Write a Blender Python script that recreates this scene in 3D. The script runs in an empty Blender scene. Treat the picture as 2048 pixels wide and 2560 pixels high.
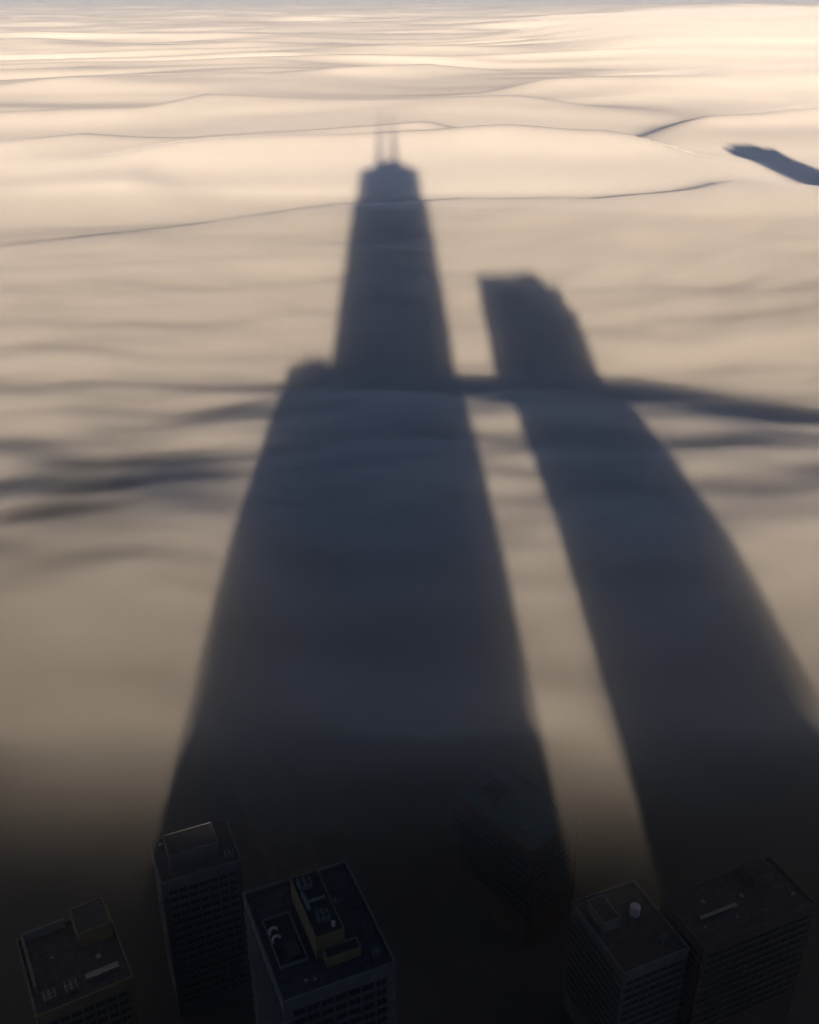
import bpy, bmesh, math, random
import numpy as np
from math import radians, sin, cos, tan, pi

sc = bpy.context.scene
random.seed(7)

# ------------------------------------------------------------------ camera
CAM_Z, FOG_Z = 314.0, 135.0
PITCH, YAW = radians(26.75), radians(1.24)
cam_d = bpy.data.cameras.new('camera'); cam = bpy.data.objects.new('camera', cam_d)
sc.collection.objects.link(cam)
cam.location = (0, 0, CAM_Z)
cam.rotation_euler = (radians(90) - PITCH, 0, -YAW)
cam_d.sensor_fit = 'VERTICAL'; cam_d.sensor_height = 36.0; cam_d.sensor_width = 28.8
cam_d.lens = 36.0                      # f = frame height
cam_d.clip_start = 0.1; cam_d.clip_end = 200000
sc.camera = cam

# ------------------------------------------------------------------ sky and sun
SUN_EL = radians(9.4)
w = bpy.data.worlds.new('World'); sc.world = w; w.use_nodes = True
nt = w.node_tree; bg = nt.nodes['Background']
sky = nt.nodes.new('ShaderNodeTexSky'); sky.sky_type = 'NISHITA'; sky.sun_disc = False
sky.sun_elevation = SUN_EL; sky.sun_rotation = radians(180)
sky.altitude = 300; sky.air_density = 0.24; sky.dust_density = 0.1; sky.ozone_density = 0.3
nt.links.new(sky.outputs[0], bg.inputs[0]); bg.inputs[1].default_value = 0.05
sl = bpy.data.lights.new('sun', 'SUN'); sun = bpy.data.objects.new('sun', sl)
sc.collection.objects.link(sun)
sl.energy = 5.0; sl.angle = radians(0.7); sl.color = (1.0, 0.76, 0.52)
sun.location = (0, -400, 800); sun.rotation_euler = (radians(90) - SUN_EL, 0, 0)

vs = sc.view_settings
vs.view_transform = 'Standard'; vs.look = 'None'; vs.gamma = 1; vs.use_curve_mapping = False
vs.exposure = 1.33
cy = sc.cycles
cy.max_bounces = 8; cy.volume_bounces = 4; cy.diffuse_bounces = 3; cy.glossy_bounces = 2
cy.transparent_max_bounces = 16
cy.use_denoising = True
try: cy.denoiser = 'OPENIMAGEDENOISE'
except Exception: pass
cy.use_adaptive_sampling = True; cy.adaptive_threshold = 0.03

# ------------------------------------------------------------------ helpers
F = 2560.0
def ray(px, py):
    """direction of a photograph pixel (2048 x 2560)"""
    r = (px - 1024) / F; d = (py - 1280) / F
    y = cos(PITCH) - d * sin(PITCH); z = -(sin(PITCH) + d * cos(PITCH)); x = r
    return (x * cos(YAW) + y * sin(YAW), -x * sin(YAW) + y * cos(YAW), z)
def at(px, py, z):
    v = ray(px, py); s = (z - CAM_Z) / v[2]
    return (v[0] * s, v[1] * s)

def col_obj(o, parent=None):
    sc.collection.objects.link(o)
    if parent: o.parent = parent
    return o
def tag(o, label=None, cat=None, group=None, kind=None):
    if label: o['label'] = label
    if cat: o['category'] = cat
    if group: o['group'] = group
    if kind: o['kind'] = kind
    return o
def empty(name, loc, rz=0):
    o = bpy.data.objects.new(name, None); o.location = loc; o.rotation_euler = (0, 0, rz)
    o.empty_display_size = 2
    return col_obj(o)

class MB:
    def __init__(s): s.v = []; s.f = []
    def box(s, x0, x1, y0, y1, z0, z1):
        n = len(s.v)
        s.v += [(x0,y0,z0),(x1,y0,z0),(x1,y1,z0),(x0,y1,z0),(x0,y0,z1),(x1,y0,z1),(x1,y1,z1),(x0,y1,z1)]
        s.f += [tuple(n+i for i in q) for q in ((0,3,2,1),(4,5,6,7),(0,1,5,4),(1,2,6,5),(2,3,7,6),(3,0,4,7))]
        return s
    def frustum(s, hx0, hy0, z0, hx1, hy1, z1):
        n = len(s.v)
        s.v += [(-hx0,-hy0,z0),(hx0,-hy0,z0),(hx0,hy0,z0),(-hx0,hy0,z0),(-hx1,-hy1,z1),(hx1,-hy1,z1),(hx1,hy1,z1),(-hx1,hy1,z1)]
        s.f += [tuple(n+i for i in q) for q in ((0,3,2,1),(4,5,6,7),(0,1,5,4),(1,2,6,5),(2,3,7,6),(3,0,4,7))]
        return s
    def cyl(s, cx, cy_, z0, z1, r0, r1=None, k=16):
        r1 = r0 if r1 is None else r1; n = len(s.v)
        for z, r in ((z0, r0), (z1, r1)):
            s.v += [(cx + r*cos(2*pi*i/k), cy_ + r*sin(2*pi*i/k), z) for i in range(k)]
        s.f += [(n+i, n+(i+1)%k, n+k+(i+1)%k, n+k+i) for i in range(k)]
        s.f += [tuple(n+i for i in reversed(range(k))), tuple(n+k+i for i in range(k))]
        return s
    def bar(s, a, b, t):
        """square bar of thickness t from a to b"""
        a = np.array(a, float); b = np.array(b, float); d = b - a; d /= np.linalg.norm(d)
        u = np.cross(d, (0, 0, 1)); u = u/np.linalg.norm(u) if np.linalg.norm(u) > 1e-6 else np.array((1., 0, 0))
        q = np.cross(d, u); n = len(s.v); h = t/2
        for p in (a, b):
            for i, j in ((-1,-1),(1,-1),(1,1),(-1,1)):
                s.v.append(tuple(p + u*h*i + q*h*j))
        s.f += [tuple(n+i for i in q4) for q4 in ((0,3,2,1),(4,5,6,7),(0,1,5,4),(1,2,6,5),(2,3,7,6),(3,0,4,7))]
        return s
    def build(s, name, m, parent=None):
        me = bpy.data.meshes.new(name); me.from_pydata(s.v, [], s.f); me.materials.append(m); me.update()
        return col_obj(bpy.data.objects.new(name, me), parent)

def mat(name, c, rough=0.8, var=0.15, scale=0.5, metal=0.0, spec=0.3):
    m = bpy.data.materials.new(name); m.use_nodes = True
    n = m.node_tree.nodes; l = m.node_tree.links; b = n['Principled BSDF']
    b.inputs['Roughness'].default_value = rough; b.inputs['Metallic'].default_value = metal
    b.inputs['Specular IOR Level'].default_value = spec
    tc = n.new('ShaderNodeTexCoord'); nz = n.new('ShaderNodeTexNoise')
    nz.inputs['Scale'].default_value = scale; nz.inputs['Detail'].default_value = 6
    cr = n.new('ShaderNodeValToRGB')
    cr.color_ramp.elements[0].position = .3; cr.color_ramp.elements[1].position = .7
    cr.color_ramp.elements[0].color = tuple(x*(1-var) for x in c) + (1,)
    cr.color_ramp.elements[1].color = tuple(min(1, x*(1+var)) for x in c) + (1,)
    l.new(tc.outputs['Object'], nz.inputs['Vector']); l.new(nz.outputs['Fac'], cr.inputs[0]); l.new(cr.outputs[0], b.inputs['Base Color'])
    return m

def volmat(name, density, c=(0.97, 0.97, 0.97), g=0.0):
    m = bpy.data.materials.new(name); m.use_nodes = True
    n = m.node_tree.nodes; n.clear()
    out = n.new('ShaderNodeOutputMaterial'); v = n.new('ShaderNodeVolumePrincipled')
    v.inputs['Color'].default_value = (*c, 1); v.inputs['Density'].default_value = density
    v.inputs['Anisotropy'].default_value = g
    m.node_tree.links.new(v.outputs[0], out.inputs['Volume'])
    return m

# ------------------------------------------------------------------ noise
_rs = np.random.RandomState(11)
_perm = _rs.permutation(4096); _gr = _rs.uniform(0, 2*pi, 4096)
def perlin(x, y, seed=0):
    xi = np.floor(x).astype(int); yi = np.floor(y).astype(int); xf = x - xi; yf = y - yi
    def g(i, j, dx, dy):
        a = _gr[_perm[(_perm[(i + 57*seed) & 4095] + j) & 4095]]
        return np.cos(a)*dx + np.sin(a)*dy
    u = xf**3*(xf*(xf*6-15)+10); v = yf**3*(yf*(yf*6-15)+10)
    a = g(xi, yi, xf, yf)*(1-u) + g(xi+1, yi, xf-1, yf)*u
    b = g(xi, yi+1, xf, yf-1)*(1-u) + g(xi+1, yi+1, xf-1, yf-1)*u
    return (a*(1-v) + b*v)*1.5
def sstep(a, b, x):
    t = np.clip((x-a)/(b-a), 0, 1); return t*t*(3-2*t)

# ------------------------------------------------------------------ fog
K = 2560/2156.
# crest lines read from the photograph: points, ridge height, front and back half widths (metres)
CRESTS = [
 (16, 230, 70, [(-200,560),(0,540),(400,500),(730,453),(1000,437),(1250,435),(1400,425),(1550,408),(1725,412),(1900,405)]),
 (7, 120, 90, [(-300,425),(0,413),(120,405),(260,402),(370,432)]),
 (20, 330, 80, [(200,338),(380,322),(560,312),(700,308),(860,300),(1100,288),(1280,290),(1350,302),(1500,332)]),
 (20, 300, 80, [(-300,320),(0,310),(170,292),(400,293),(560,282),(900,268),(1100,290)]),
 (22, 320, 90, [(1360,282),(1420,268),(1500,252),(1640,245),(1725,240),(2000,235)]),
 (22, 380, 100, [(-300,250),(0,240),(300,232),(430,208),(650,212),(900,215),(1100,210),(1250,222)]),
 (24, 420, 110, [(1020,190),(1170,175),(1450,175),(1540,167),(1725,170),(2000,160)]),
 (22, 420, 110, [(-300,190),(0,182),(250,170),(560,160),(750,150),(900,140),(1100,142)]),
 (9, 150, 90, [(560,880),(650,868),(850,842),(1060,820),(1200,806),(1340,798),(1450,805),(1600,850),(1725,880)]),
 (4, 150, 100, [(-200,720),(0,715),(150,718),(330,705)]),
 (14, 120, 110, [(-300,1180),(0,1200),(250,1175),(500,1140)]),
]
# hollows: centre pixel, half widths across and along (metres), depth
DIPS = [(200,990,160,95,8), (1650,765,170,85,16), (1050,770,160,60,6)]
def fog_top(X, Y):
    wx = X + 160*perlin(X/900, Y/900, 5) + .12*Y; wy = Y + 70*perlin(X/700, Y/500, 6) - .10*X
    z = np.full_like(X, FOG_Z - 6)
    far = sstep(1500, 3000, Y); vfar = sstep(4000, 9000, Y)
    r1 = 1 - np.sqrt(perlin(wx/1700, wy/560, 1)**2 + .012)*1.5
    r2 = 1 - np.sqrt(perlin(wx/4200, wy/1500, 2)**2 + .008)*1.5
    r0 = 1 - np.sqrt(perlin(wx/900 + 7, wy/300, 15)**2 + .015)*1.5
    b3 = perlin(wx/7000, wy/2600, 3)
    b0 = perlin(wx/330, wy/120, 4)
    z += far*(11*np.maximum(r0, 0)**1.6 - 5 + 30*np.maximum(r1, 0)**1.6 - 14 + 44*np.maximum(r2, 0)**1.6 - 20 + vfar*36*b3)
    near = 1 - sstep(700, 1100, Y)
    z += (1-far)*(4 + 4*near)*perlin(wx/520, wy/230, 10) + (.8 + 2.2*near)*b0 + 2.6*perlin(wx/80, wy/45, 8)*near + 1.2*perlin(wx/34, wy/22, 14)*near
    z += 85*sstep(.08, .36, (X + 250)/(Y + 1))*np.where(Y < 5200, np.exp(-((Y-5200)/2000)**2), np.exp(-((Y-5200)/16000)**2))  # broad swell added on the right, tilted sunward to brighten it
    for A, wf, wb, pts in CRESTS:
        P = np.array([at(x*K, y*K, FOG_Z + A*.7) for x, y in pts])
        yc = np.interp(X, P[:,0], P[:,1])
        span = .22*(P[-1,0]-P[0,0]) + 10
        fx = sstep(P[0,0]-span, P[0,0]+span, X) * (1-sstep(P[-1,0]-span, P[-1,0]+span, X))
        t = Y - yc + 10*perlin(X/90, Y/300, 9)
        s0 = wf*.12
        pr = np.where(t < 0, np.exp(-(np.sqrt(t*t + s0*s0) - s0)/(wf*.6)), np.exp(-(t/wb)**2*1.4))
        z += A*fx*pr
    for x, y, rx, ry, A in DIPS:
        c = at(x*K, y*K, FOG_Z - 5)
        z -= A*np.exp(-((X-c[0])/rx)**2 - ((Y-c[1])/ry)**2)
    return z

def grid_volume(name, top, y0, y1, ratio, nc, zb, m, half=lambda y: 500 + .8*y, wob=0, left=None):
    ys = [y0]
    while ys[-1] < y1: ys.append(ys[-1]*ratio + .5)
    Yv = np.array(ys); u = np.linspace(-1, 1, nc)
    Yg, U = np.meshgrid(Yv, u, indexing='ij'); X = U*half(Yg)
    if left: X = left(Yg) + (U+1)/2*(half(Yg) - left(Yg))
    Y = Yg - wob*perlin(X/150, X*0 + y0 + .5, 12)*(1 - sstep(y0, y1, Yg))
    if wob:
        top_, zb_ = top, zb; top = lambda X, Y: top_(X, Y, Yg); zb = lambda X, Y: zb_(X, Y, Yg)
    Zt = top(X, Y); Zb = zb(X, Y) if callable(zb) else np.full_like(X, zb)
    Zt = np.maximum(Zt, Zb + .01)
    R, C = X.shape
    vt = np.stack([X, Y, Zt], -1).reshape(-1, 3); vb = np.stack([X, Y, Zb], -1).reshape(-1, 3)
    idx = np.arange(R*C).reshape(R, C)
    q = np.stack([idx[:-1,:-1], idx[:-1,1:], idx[1:,1:], idx[1:,:-1]], -1).reshape(-1, 4)
    n = R*C
    ft = q; fb = q[:, [0, 3, 2, 1]] + n
    def skirt(e): return np.stack([e[:-1], e[:-1]+n, e[1:]+n, e[1:]], -1)
    sk = np.concatenate([skirt(idx[0]), skirt(idx[-1][::-1]), skirt(idx[::-1,0]), skirt(idx[:,-1])])
    F_ = np.concatenate([ft, fb, sk])
    V = np.concatenate([vt, vb])
    me = bpy.data.meshes.new(name)
    me.vertices.add(len(V)); me.vertices.foreach_set('co', V.astype(np.float32).ravel())
    me.loops.add(F_.size); me.loops.foreach_set('vertex_index', F_.astype(np.int32).ravel())
    me.polygons.add(len(F_)); me.polygons.foreach_set('loop_start', np.arange(0, F_.size, 4, dtype=np.int32))
    me.update(calc_edges=True); me.validate()
    me.materials.append(m)
    return col_obj(bpy.data.objects.new(name, me))

THIN = [(60,1050,85,120,.85), (200,900,100,80,.3), (1690,770,130,75,.88), (1450,790,80,40,.5), (1050,768,110,40,.4), (40,740,70,45,.4)]
def sheet(ya, yb, T, pw=2.0, li=0):
    """underside of a fog sheet whose thickness grows from nothing at ya to T at yb"""
    def f(X, Y, Yg):
        k = np.clip((Yg-ya)/(yb-ya), 0, 1); k = sstep(0, 1, k)**(pw/2)
        k = k*(1 + .4*perlin(X/170, Y/110, 21) + .18*perlin(X/60, Y/45, 22))
        for x, y, rx, ry, A in THIN:
            c = at(x*K, y*K, FOG_Z - 5)
            xx = X + 40*perlin(X/90, Y/70, 23); yy = Y + 25*perlin(X/110, Y/60, 24)
            k = k*(1 - A*np.exp(-((xx-c[0])/rx)**2 - ((yy-c[1])/ry)**2))
        return fog_top(X, Y) + li - .05 - T*np.maximum(k, 0) + SINK(Y)
    return f
M_fog = mat('fog_body', (.93, .915, .89), 1.0, .02, .01, spec=0.0)
def body_top(X, Y):
    d = 125*(1-sstep(890, 1070, Y))
    return fog_top(X, Y) - d
fb = grid_volume('fog', body_top, 890, 60000, 1.008, 300, 4, M_fog)
tag(fb, 'deep pale rolling sea of fog spreading out to the horizon', 'fog', kind='stuff')
for p in fb.data.polygons: p.use_smooth = True
ALB = (0.80, 0.80, 0.80)
SINK = lambda Y: 5*sstep(750, 1000, Y) - 8*sstep(1000, 1650, Y)
lift = lambda d: (lambda X, Y, Yg: fog_top(X, Y) + d + SINK(Y))
SHEETS = [  # name, lift, start, end, thickness reached at, thickness, density, label
 ('fog', 0, 250, 1700, 660, 85, 0.05, 'soft hazy top of the fog where the tower shadows fall', (.90,)*3, 3),
 ('fog', 1, 175, 900, 420, 28, 0.026, 'thinning near edge of the fog sea', (.70,)*3, 3),
 ('mist', 2, 165, 700, 280, 24, 0.022, 'thin veil of mist drifting above the dark rooftops', (.70,)*3, 3),
]
for nm, li, ya, ye, yt, T, dn, lb, alb, pw in SHEETS:
    o = grid_volume(nm, lift(li), ya, ye, 1.010, 210, sheet(ya, yt, T, pw, li), volmat('soft_' + nm, dn, alb), wob=30)
    tag(o, lb, nm, kind='stuff')

# a bank of mist added to brighten the far fog on the right
def bank(X, Y):
    m = sstep(200, 1000, X - .06*Y + 120*perlin(X/500, Y/400, 31))*sstep(1300, 1900, Y)*(1 - sstep(7000, 8900, Y))
    return fog_top(X, Y) + 26*m*(1 + .4*perlin(X/700, Y/300, 32))
o = grid_volume('mist', lambda X, Y: bank(X, Y) - 1.5, 1250, 9000, 1.015, 200, lambda X, Y: fog_top(X, Y) - 1.6, volmat('brightening_mist', .009, (.97, .97, .97)),
                half=lambda y: 300 + .7*y, left=lambda y: 20 + .06*y)
tag(o, 'bank of mist added to brighten the right side of the fog sea', 'mist', kind='stuff')

# ------------------------------------------------------------------ ground and streets
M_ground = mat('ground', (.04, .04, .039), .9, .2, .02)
M_road = mat('asphalt', (.045, .045, .047), .9, .2, .3)
M_walk = mat('pavement', (.05, .049, .047), .9, .15, .4)
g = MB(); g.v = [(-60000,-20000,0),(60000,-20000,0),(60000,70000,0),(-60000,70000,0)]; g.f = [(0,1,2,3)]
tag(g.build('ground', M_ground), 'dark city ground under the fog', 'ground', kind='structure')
RZ = radians(22)
cR, sR = cos(RZ), sin(RZ)
def city(u, v): return (u*cR - v*sR, u*sR + v*cR)
def strip(name, u0, u1, v0, v1, z0, z1, m, label):
    o = MB().box(u0, u1, v0, v1, z0, z1).build(name, m); o.rotation_euler = (0, 0, RZ)
    tag(o, label, name, kind='structure')

# ------------------------------------------------------------------ building materials
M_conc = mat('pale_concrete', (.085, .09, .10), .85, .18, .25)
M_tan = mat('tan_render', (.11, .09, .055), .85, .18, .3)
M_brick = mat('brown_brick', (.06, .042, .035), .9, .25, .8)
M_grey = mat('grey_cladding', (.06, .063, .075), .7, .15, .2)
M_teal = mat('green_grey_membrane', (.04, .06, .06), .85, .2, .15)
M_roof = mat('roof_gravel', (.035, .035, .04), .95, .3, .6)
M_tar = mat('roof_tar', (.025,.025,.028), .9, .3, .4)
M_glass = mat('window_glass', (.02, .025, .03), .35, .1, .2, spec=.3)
M_metal = mat('galvanised_metal', (.13, .14, .15), .45, .15, 1.0, metal=.6)
M_white = mat('weathered_white_paint', (.3, .3, .31), .6, .08, 1.0)
M_dark = mat('black_anodised_metal', (.035, .035, .04), .45, .15, .2, metal=.3)
M_red = mat('red_paint', (.45, .06, .04), .6, .15, 1.0)
_cache = {}
def shared(key, make, name, m, parent, loc, rz=0):
    """a part that shares its mesh with all alike parts"""
    if key not in _cache:
        o = make().build(name, m, parent); _cache[key] = o.data
    else:
        o = col_obj(bpy.data.objects.new(name, _cache[key]), parent)
    o.location = loc; o.rotation_euler = (0, 0, rz)
    return o

def building(name, corner, rz, w, d, h, wall, label, group=None, floors=0, bay=3.2, fh=3.4, par=1.1, roof=None, faces='SW'):
    """corner = ground position of the local origin; w along local x, d along local y.
    floors = how many storeys below the roof get their own windows."""
    e = empty(name, (corner[0], corner[1], 0), rz); tag(e, label, 'building', group)
    MB().box(0, w, 0, d, 0, h).build('wall', wall, e)
    MB().box(.35, w-.35, .35, d-.35, h, h+.12).build('roof_deck', roof or M_roof, e)
    pr = MB(); pr.box(-.15, w+.15, -.15, .35, h-.25, h+par).box(-.15, w+.15, d-.35, d+.15, h-.25, h+par)
    pr.box(-.15, .35, .35, d-.35, h-.25, h+par).box(w-.35, w+.15, .35, d-.35, h-.25, h+par)
    pr.build('parapet', wall, e)
    for fi in range(floors):
        z = h - 1.9 - fh*(fi+1)
        for f in faces:
            L = w if f in 'SN' else d
            n = max(1, int((L-1.2)/bay)); o0 = (L - n*bay)/2
            for i in range(n):
                p = o0 + (i+.5)*bay
                if f == 'S': loc, r = (p, 0, z), 0
                elif f == 'W': loc, r = (0, d-p, z), -pi/2
                elif f == 'E': loc, r = (w, p, z), pi/2
                else: loc, r = (w-p, d, z), pi
                wn = shared(('win', bay), lambda: MB().box(-bay*.40, bay*.40, -.02, .04, 0, 2.1), 'window', M_glass, e, loc, r)
                shared(('frame', bay), lambda: MB().box(-bay*.44, -bay*.40, -.14, .05, -.1, 2.2).box(bay*.40, bay*.44, -.14, .05, -.1, 2.2)
                       .box(-bay*.40, bay*.40, -.14, .05, 2.1, 2.2).box(-.05, .05, -.07, .05, 0, 2.1).box(-bay*.46, bay*.46, -.22, .05, -.2, -.0), 'frame', M_metal, wn, (0, 0, 0))
        for f in faces:
            L = w if f in 'SN' else d
            bandb = MB().box(-.12, L+.12, -.30, 0.02, z-.75, z-.25)
            b_ = bandb.build('floor_band', wall, e)
            if f == 'W': b_.location = (0, d, 0); b_.rotation_euler = (0, 0, -pi/2)
            elif f == 'E': b_.location = (w, 0, 0); b_.rotation_euler = (0, 0, pi/2)
            elif f == 'N': b_.location = (w, d, 0); b_.rotation_euler = (0, 0, pi)
    return e
def penthouse(e, x0, x1, y0, y1, z0, z1, wall, cap=True):
    p = MB().box(x0, x1, y0, y1, z0, z1).build('penthouse', wall, e)
    if cap: MB().box(x0+.2, x1-.2, y0+.2, y1-.2, z1, z1+.1).build('roof_deck', M_tar, p)
    pr = MB(); t = .25
    pr.box(x0-.06, x1+.06, y0-.06, y0+t, z1-.2, z1+.5).box(x0-.06, x1+.06, y1-t, y1+.06, z1-.2, z1+.5)
    pr.box(x0-.06, x0+t, y0+t, y1-t, z1-.2, z1+.5).box(x1-t, x1+.06, y0+t, y1-t, z1-.2, z1+.5)
    pr.build('coping', wall, p)
    return p
def chiller(e, x, y, z, s=2.6, rz=0, h=1.9):
    c = MB().box(-s/2, s/2, -s/2, s/2, .3, h).box(-s/2, -s/2+.2, -s/2, s/2, 0, .3).box(s/2-.2, s/2, -s/2, s/2, 0, .3).build('cooling_unit', M_metal, e)
    c.location = (x, y, z); c.rotation_euler = (0, 0, rz)
    for i in (-1, 1):
        for j in (-1, 1):
            fn = MB().cyl(0, 0, 0, .25, s*.2, k=18); fn.cyl(0, 0, .25, .29, s*.07, k=10)
            for q in range(4):
                a = q*pi/2; fn.bar((0, 0, .27), (s*.19*cos(a), s*.19*sin(a), .27), .06)
            fo = fn.build('fan', M_dark, c); fo.location = (i*s*.24, j*s*.24, h)
    return c
def vent(e, x, y, z, r=.5, h=.9, m=None):
    o = MB().cyl(0, 0, 0, h*.7, r*.7).cyl(0, 0, h*.7, h*.85, r, r).cyl(0, 0, h*.85, h, r, r*.3).build('roof_vent', m or M_metal, e)
    o.location = (x, y, z); return o

# ------------------------------------------------------------------ the building whose roof shows nearest
h1 = 100.0
P0 = at(707, 2505, h1 + 1.1)
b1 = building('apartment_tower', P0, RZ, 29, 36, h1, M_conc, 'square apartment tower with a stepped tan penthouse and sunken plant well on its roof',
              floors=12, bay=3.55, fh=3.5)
b1['category'] = 'building'
ph = penthouse(b1, 11.5, 19.0, 9.0, 30.0, h1+.13, h1+7.2, M_tan)
st = penthouse(b1, 13.0, 22.0, 5.6, 8.98, h1+.13, h1+3.0, M_tan)
penthouse(b1, 12.6, 17.6, 30.02, 33.0, h1+.13, h1+5.0, M_tan)
# sunken plant well: pale kerb round a black pit with two white gooseneck ducts
kerb = MB(); x0, x1, y0, y1 = 2.2, 9.6, 9.6, 25.5
kerb.box(x0, x1, y0, y0+.35, h1+.13, h1+1.0).box(x0, x1, y1-.35, y1, h1+.13, h1+1.0).box(x0, x0+.35, y0+.35, y1-.35, h1+.13, h1+1.0).box(x1-.35, x1, y0+.35, y1-.35, h1+.13, h1+1.0)
kb = kerb.build('plant_well_kerb', M_conc, b1)
MB().box(x0+.36, x1-.36, y0+.36, y1-.36, h1+.13, h1+.2).build('plant_well_floor', M_tar, b1)
for yy in (20.6, 17.8):
    gd = MB(); prev = None
    for q in range(9):
        a = pi*q/8; p = (x0+1.6 - 1.0*cos(a), yy, h1+1.5 + 1.0*sin(a))
        if prev: gd.bar(prev, p, .55)
        prev = p
    gd.bar((x0+.62, yy, h1+.2), (x0+.6, yy, h1+1.55), .55); gd.build('gooseneck_duct', M_white, b1)
MB().box(5.4, 8.4, 11.5, 16.5, h1+.2, h1+.9).build('plant_skid', M_dark, b1)
for x, y, r in ((25.2, 20.5, .9), (25.6, 13.2, .9), (24.4, 28.5, .7), (21.6, 24.0, .5), (7.0, 3.6, .5), (9.2, 3.2, .45)):
    vent(b1, x, y, h1+.12, r, 1.1, M_dark if r > .6 else M_metal)
chiller(ph, 15.2, 14.2, h1+7.3, 3.0); chiller(ph, 14.2, 26.0, h1+7.3, 3.4)
MB().cyl(16.9, 11.2, h1+7.3, h1+8.6, .5).build('roof_vent', M_white, ph)
dk = MB(); dk.box(12.3, 13.2, 17.5, 24.0, h1+7.3, h1+8.2).box(13.2, 17.8, 19.8, 20.6, h1+7.3, h1+8.1); dk.build('air_duct', M_metal, ph)
MB().bar((17.8, 28.0, h1+7.2), (17.8, 28.0, h1+12.5), .12).build('mast', M_metal, ph)
MB().box(24.5, 26.2, 3.2, 4.8, h1+.12, h1+2.5).build('stair_hatch', M_grey, b1)

# ------------------------------------------------------------------ other roofs showing dimly through the mist
h2 = 60.0
q = at(92, 2542, h2+1.1)
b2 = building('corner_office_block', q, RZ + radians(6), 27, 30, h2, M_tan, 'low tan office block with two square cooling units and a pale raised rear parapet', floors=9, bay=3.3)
penthouse(b2, 16, 26, 18, 29, h2+.13, h2+5.5, M_tan)
chiller(b2, 4.6, 5.0, h2+.13, 3.4); chiller(b2, 10.6, 5.2, h2+.13, 3.4)
MB().box(1.2, 2.0, 8.0, 29.0, h2+.13, h2+3.4).box(1.2, 14.0, 28.2, 29.0, h2+.13, h2+3.4).build('screen_wall', M_conc, b2)
MB().box(15.0, 24.5, 5.0, 7.0, h2+.13, h2+1.6).build('air_duct', M_metal, b2)
vent(b2, 20, 12, h2+.13, .8, 1.2); vent(b2, 8, 18, h2+.13, .6, 1.0)

h3 = 62.0
q = at(404, 2215, h3)
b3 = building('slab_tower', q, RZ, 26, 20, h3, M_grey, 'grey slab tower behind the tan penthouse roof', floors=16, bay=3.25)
penthouse(b3, 4, 20, 5, 15, h3+.13, h3+6, M_grey); chiller(b3, 23, 4, h3+.13, 2.8)
vent(b3, 3, 17, h3+.13, .7, 1.0)

h4 = 46.0
q = at(1330, 2136, h4)
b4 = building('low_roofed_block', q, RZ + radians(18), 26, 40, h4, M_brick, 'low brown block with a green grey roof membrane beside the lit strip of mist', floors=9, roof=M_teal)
penthouse(b4, 8, 15, 24, 33, h4+.13, h4+3.6, M_brick); chiller(b4, 20, 8, h4+.13, 2.6)
vent(b4, 6, 10, h4+.13, .6, 1.0)

h5 = 48.0
q = at(1560, 2440, h5)
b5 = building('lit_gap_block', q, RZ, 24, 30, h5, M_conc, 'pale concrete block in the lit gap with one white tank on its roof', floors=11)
penthouse(b5, 3, 9, 16, 26, h5+.13, h5+4, M_conc)
tk = MB().cyl(0, 0, .8, 4.0, 1.7, k=24).cyl(0, 0, 4.0, 4.9, 1.7, .15, k=24)
for a in range(4): tk.bar((1.2*cos(a*pi/2), 1.2*sin(a*pi/2), 0), (1.2*cos(a*pi/2), 1.2*sin(a*pi/2), .9), .25)
tk = tk.build('water_tank', M_white, b5); tk.location = (16, 18, h5+.13)
chiller(b5, 19, 6, h5+.13, 2.6)

h6 = 52.0
q = at(1760, 2375, h6)
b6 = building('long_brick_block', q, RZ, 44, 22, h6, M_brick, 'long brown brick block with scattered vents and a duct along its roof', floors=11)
for x, y, r in ((5, 6, .5), (11, 15, .7), (17, 5.5, .45), (24, 12, .8), (27, 4, .4), (40, 6, .6)):
    vent(b6, x, y, h6+.13, r, 1.2)
MB().box(6, 20, 9, 10.2, h6+.5, h6+1.4).build('air_duct', M_metal, b6)
penthouse(b6, 30, 38, 13, 20, h6+.13, h6+4.5, M_brick)

# streets between them, laid on the city grid
us = [P0[0]*cR + P0[1]*sR, -P0[0]*sR + P0[1]*cR]
strip('road', us[0]+33, us[0]+47, -500, 900, .004, .02, M_road, 'dark asphalt street running between the towers')
strip('pavement', us[0]+29.6, us[0]+33, -500, 900, .004, .14, M_walk, 'pale pavement along the street by the apartment tower')
strip('pavement', us[0]+47, us[0]+50.4, -500, 900, .004, .14, M_walk, 'pale pavement along the far side of the street')

# ------------------------------------------------------------------ towers behind and beside the viewpoint (their shadows lie on the fog)
t1 = empty('tapered_tower', (3.0, -34, 0), radians(31))
tag(t1, 'tall black tapered tower with diagonal bracing and twin roof antennas', 'tower')
def hx(z): return 40 - 14*z/344
def hy(z): return 25 - 9*z/344
MB().frustum(40, 25, 0, 26, 16, 344).build('shaft', M_dark, t1)
NT = 6
for k in range(NT):
    z0, z1 = 344*k/NT, 344*(k+1)/NT
    for sg in (-1, 1):
        for a, b_ in ((-1, 1), (1, -1)):
            e0, e1 = hx(z0)-1.0, hx(z1)-1.0
            MB().bar((a*e0, sg*(hy(z0)+.1), z0+.6), (b_*e1, sg*(hy(z1)+.1), z1-.6), 1.4).build('diagonal_brace', M_grey, t1)
            e0, e1 = hy(z0)-1.0, hy(z1)-1.0
            MB().bar((sg*(hx(z0)+.1), a*e0, z0+.6), (sg*(hx(z1)+.1), b_*e1, z1-.6), 1.4).build('diagonal_brace', M_grey, t1)
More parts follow.
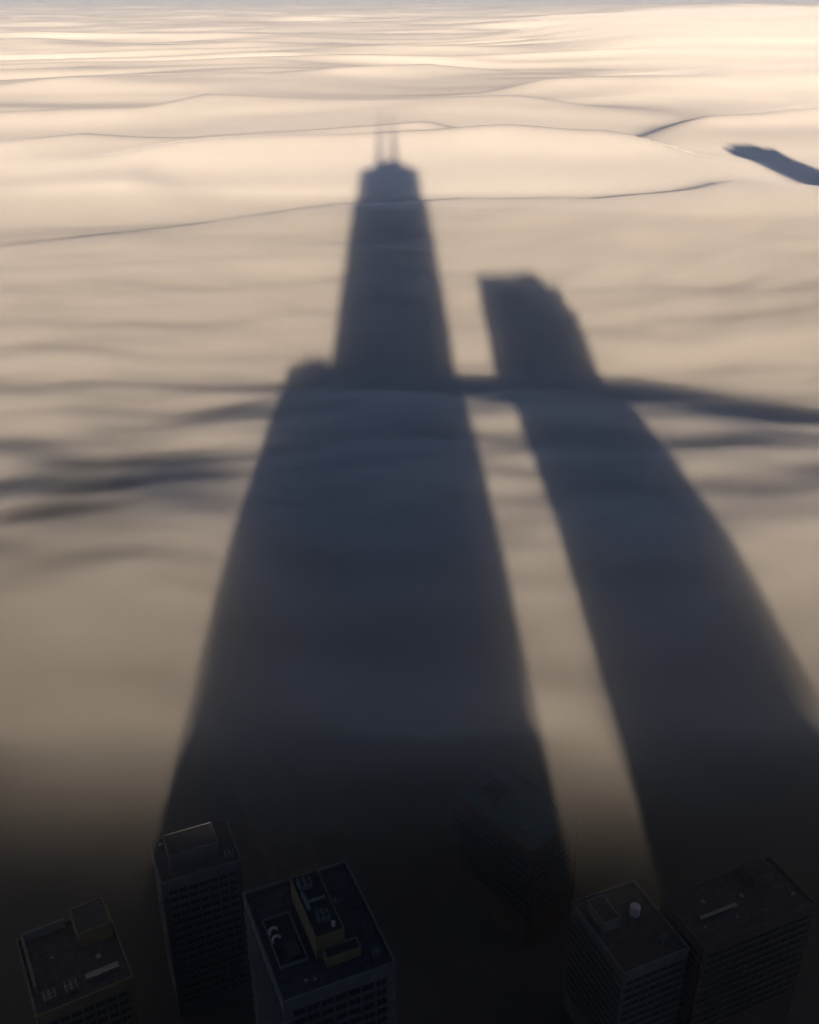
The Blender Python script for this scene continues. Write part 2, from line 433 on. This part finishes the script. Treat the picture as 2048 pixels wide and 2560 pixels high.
for fl in range(1, 98):
    z = fl*3.45
    MB().frustum(hx(z)+.12, hy(z)+.12, z, hx(z+1.1)+.12, hy(z+1.1)+.12, z+1.1).build('floor_band', M_grey, t1)
MB().box(-13, 13, -9.5, 9.5, 344, 352).build('crown', M_dark, t1)
for x, top in ((-12.5, 457), (7.0, 448)):
    an = MB().cyl(x, 0, 352, 375, 3.0, 2.6).build('antenna', M_white, t1)
    for q in range(6):
        za = 375 + q*(top-375)/6; zb_ = 375 + (q+1)*(top-375)/6
        MB().cyl(x, 0, za, zb_, 2.2*(1-q/7), 2.2*(1-(q+1)/7)).build('antenna_section', M_red if q % 2 else M_white, an)

t2 = building('office_tower', (63, -42), 0, 62, 60, 234, M_conc, 'broad pale office tower with a stepped crown beside the tapered tower')
MB().box(0, 57, 2, 58, 235.1, 247).build('upper_stage', M_conc, t2)
MB().box(.1, 47, 6, 54, 247, 254).build('crown', M_grey, t2)
MB().box(30, 43, 12, 48, 254, 256).build('crown_cap', M_grey, t2)
t3 = building('residential_tower', (-58, 13), 0, 30, 33, 208, M_brick, 'brown brick residential tower in front of the tapered tower')
penthouse(t3, 7, 22, 8, 24, 208.13, 212, M_brick)
t5 = building('glass_tower', (424, 470), 0, 70, 46, 280, M_grey, 'slender grey glass tower standing alone in the fog')
penthouse(t5, 14, 52, 8, 38, 280.13, 287, M_grey)
SHADE_BLOCKS = [(-470,-375,-70,112,M_brick,'added shade caster, broad brown brick block at the end of the row'), (-372,-290,-60,122,M_conc,'added shade caster, pale concrete slab block next to the end of the row'),
        (-286,-205,-75,118,M_tan,'added shade caster, tan mid rise block with a wide flat roof'), (-201,-120,-55,125,M_grey,'added shade caster, grey clad mid rise block'),
        (-117,-54,-60,120,M_conc,'added shade caster, narrow pale block close to the tapered tower'), (132,205,-60,122,M_tan,'added shade caster, tan block beside the broad office tower'),
        (209,288,-75,119,M_brick,'added shade caster, brown brick block two along from the office tower'), (292,380,-55,126,M_conc,'added shade caster, pale wide block in the long row'),
        (384,480,-65,117,M_grey,'added shade caster, grey block at the far end of the row')]
for x0, x1, y0, hh, m, lb in SHADE_BLOCKS:  # unseen blocks, added to keep the low sun off the ground
    o = building('shade_mid_rise', (x0, y0-45), 0, x1-x0, 45, hh, m, lb, group='unseen mid rise blocks added to shade the ground')
    penthouse(o, 8, 22, 10, 30, hh+.13, hh+5, m)
SHADE_SLABS = [(-440,-250,114,M_grey,'added shade caster, very long grey block in the second row'), (-246,-60,124,M_conc,'added shade caster, very long pale block in the second row'),
        (-56,140,127,M_tan,'added shade caster, very long tan block in the second row behind the tapered tower'), (144,330,121,M_brick,'added shade caster, very long brown brick block in the second row')]
for x0, x1, hh, m, lb in SHADE_SLABS:  # unseen slabs, added to stop sun leaking through the first row's gaps
    o = building('shade_slab', (x0, -215), 0, x1-x0, 50, hh, m, lb, group='unseen slab blocks added to close the sun gaps')
    penthouse(o, 20, 40, 10, 30, hh+.13, hh+5, m)

# ------------------------------------------------------------------ air
hz = MB().box(-62000, 62000, -21000, 72000, -1, 460).build('haze', volmat('haze', 4.5e-5, (.76, .87, 1.0), .42))
tag(hz, 'pale haze in the air above the fog', 'haze', kind='stuff')
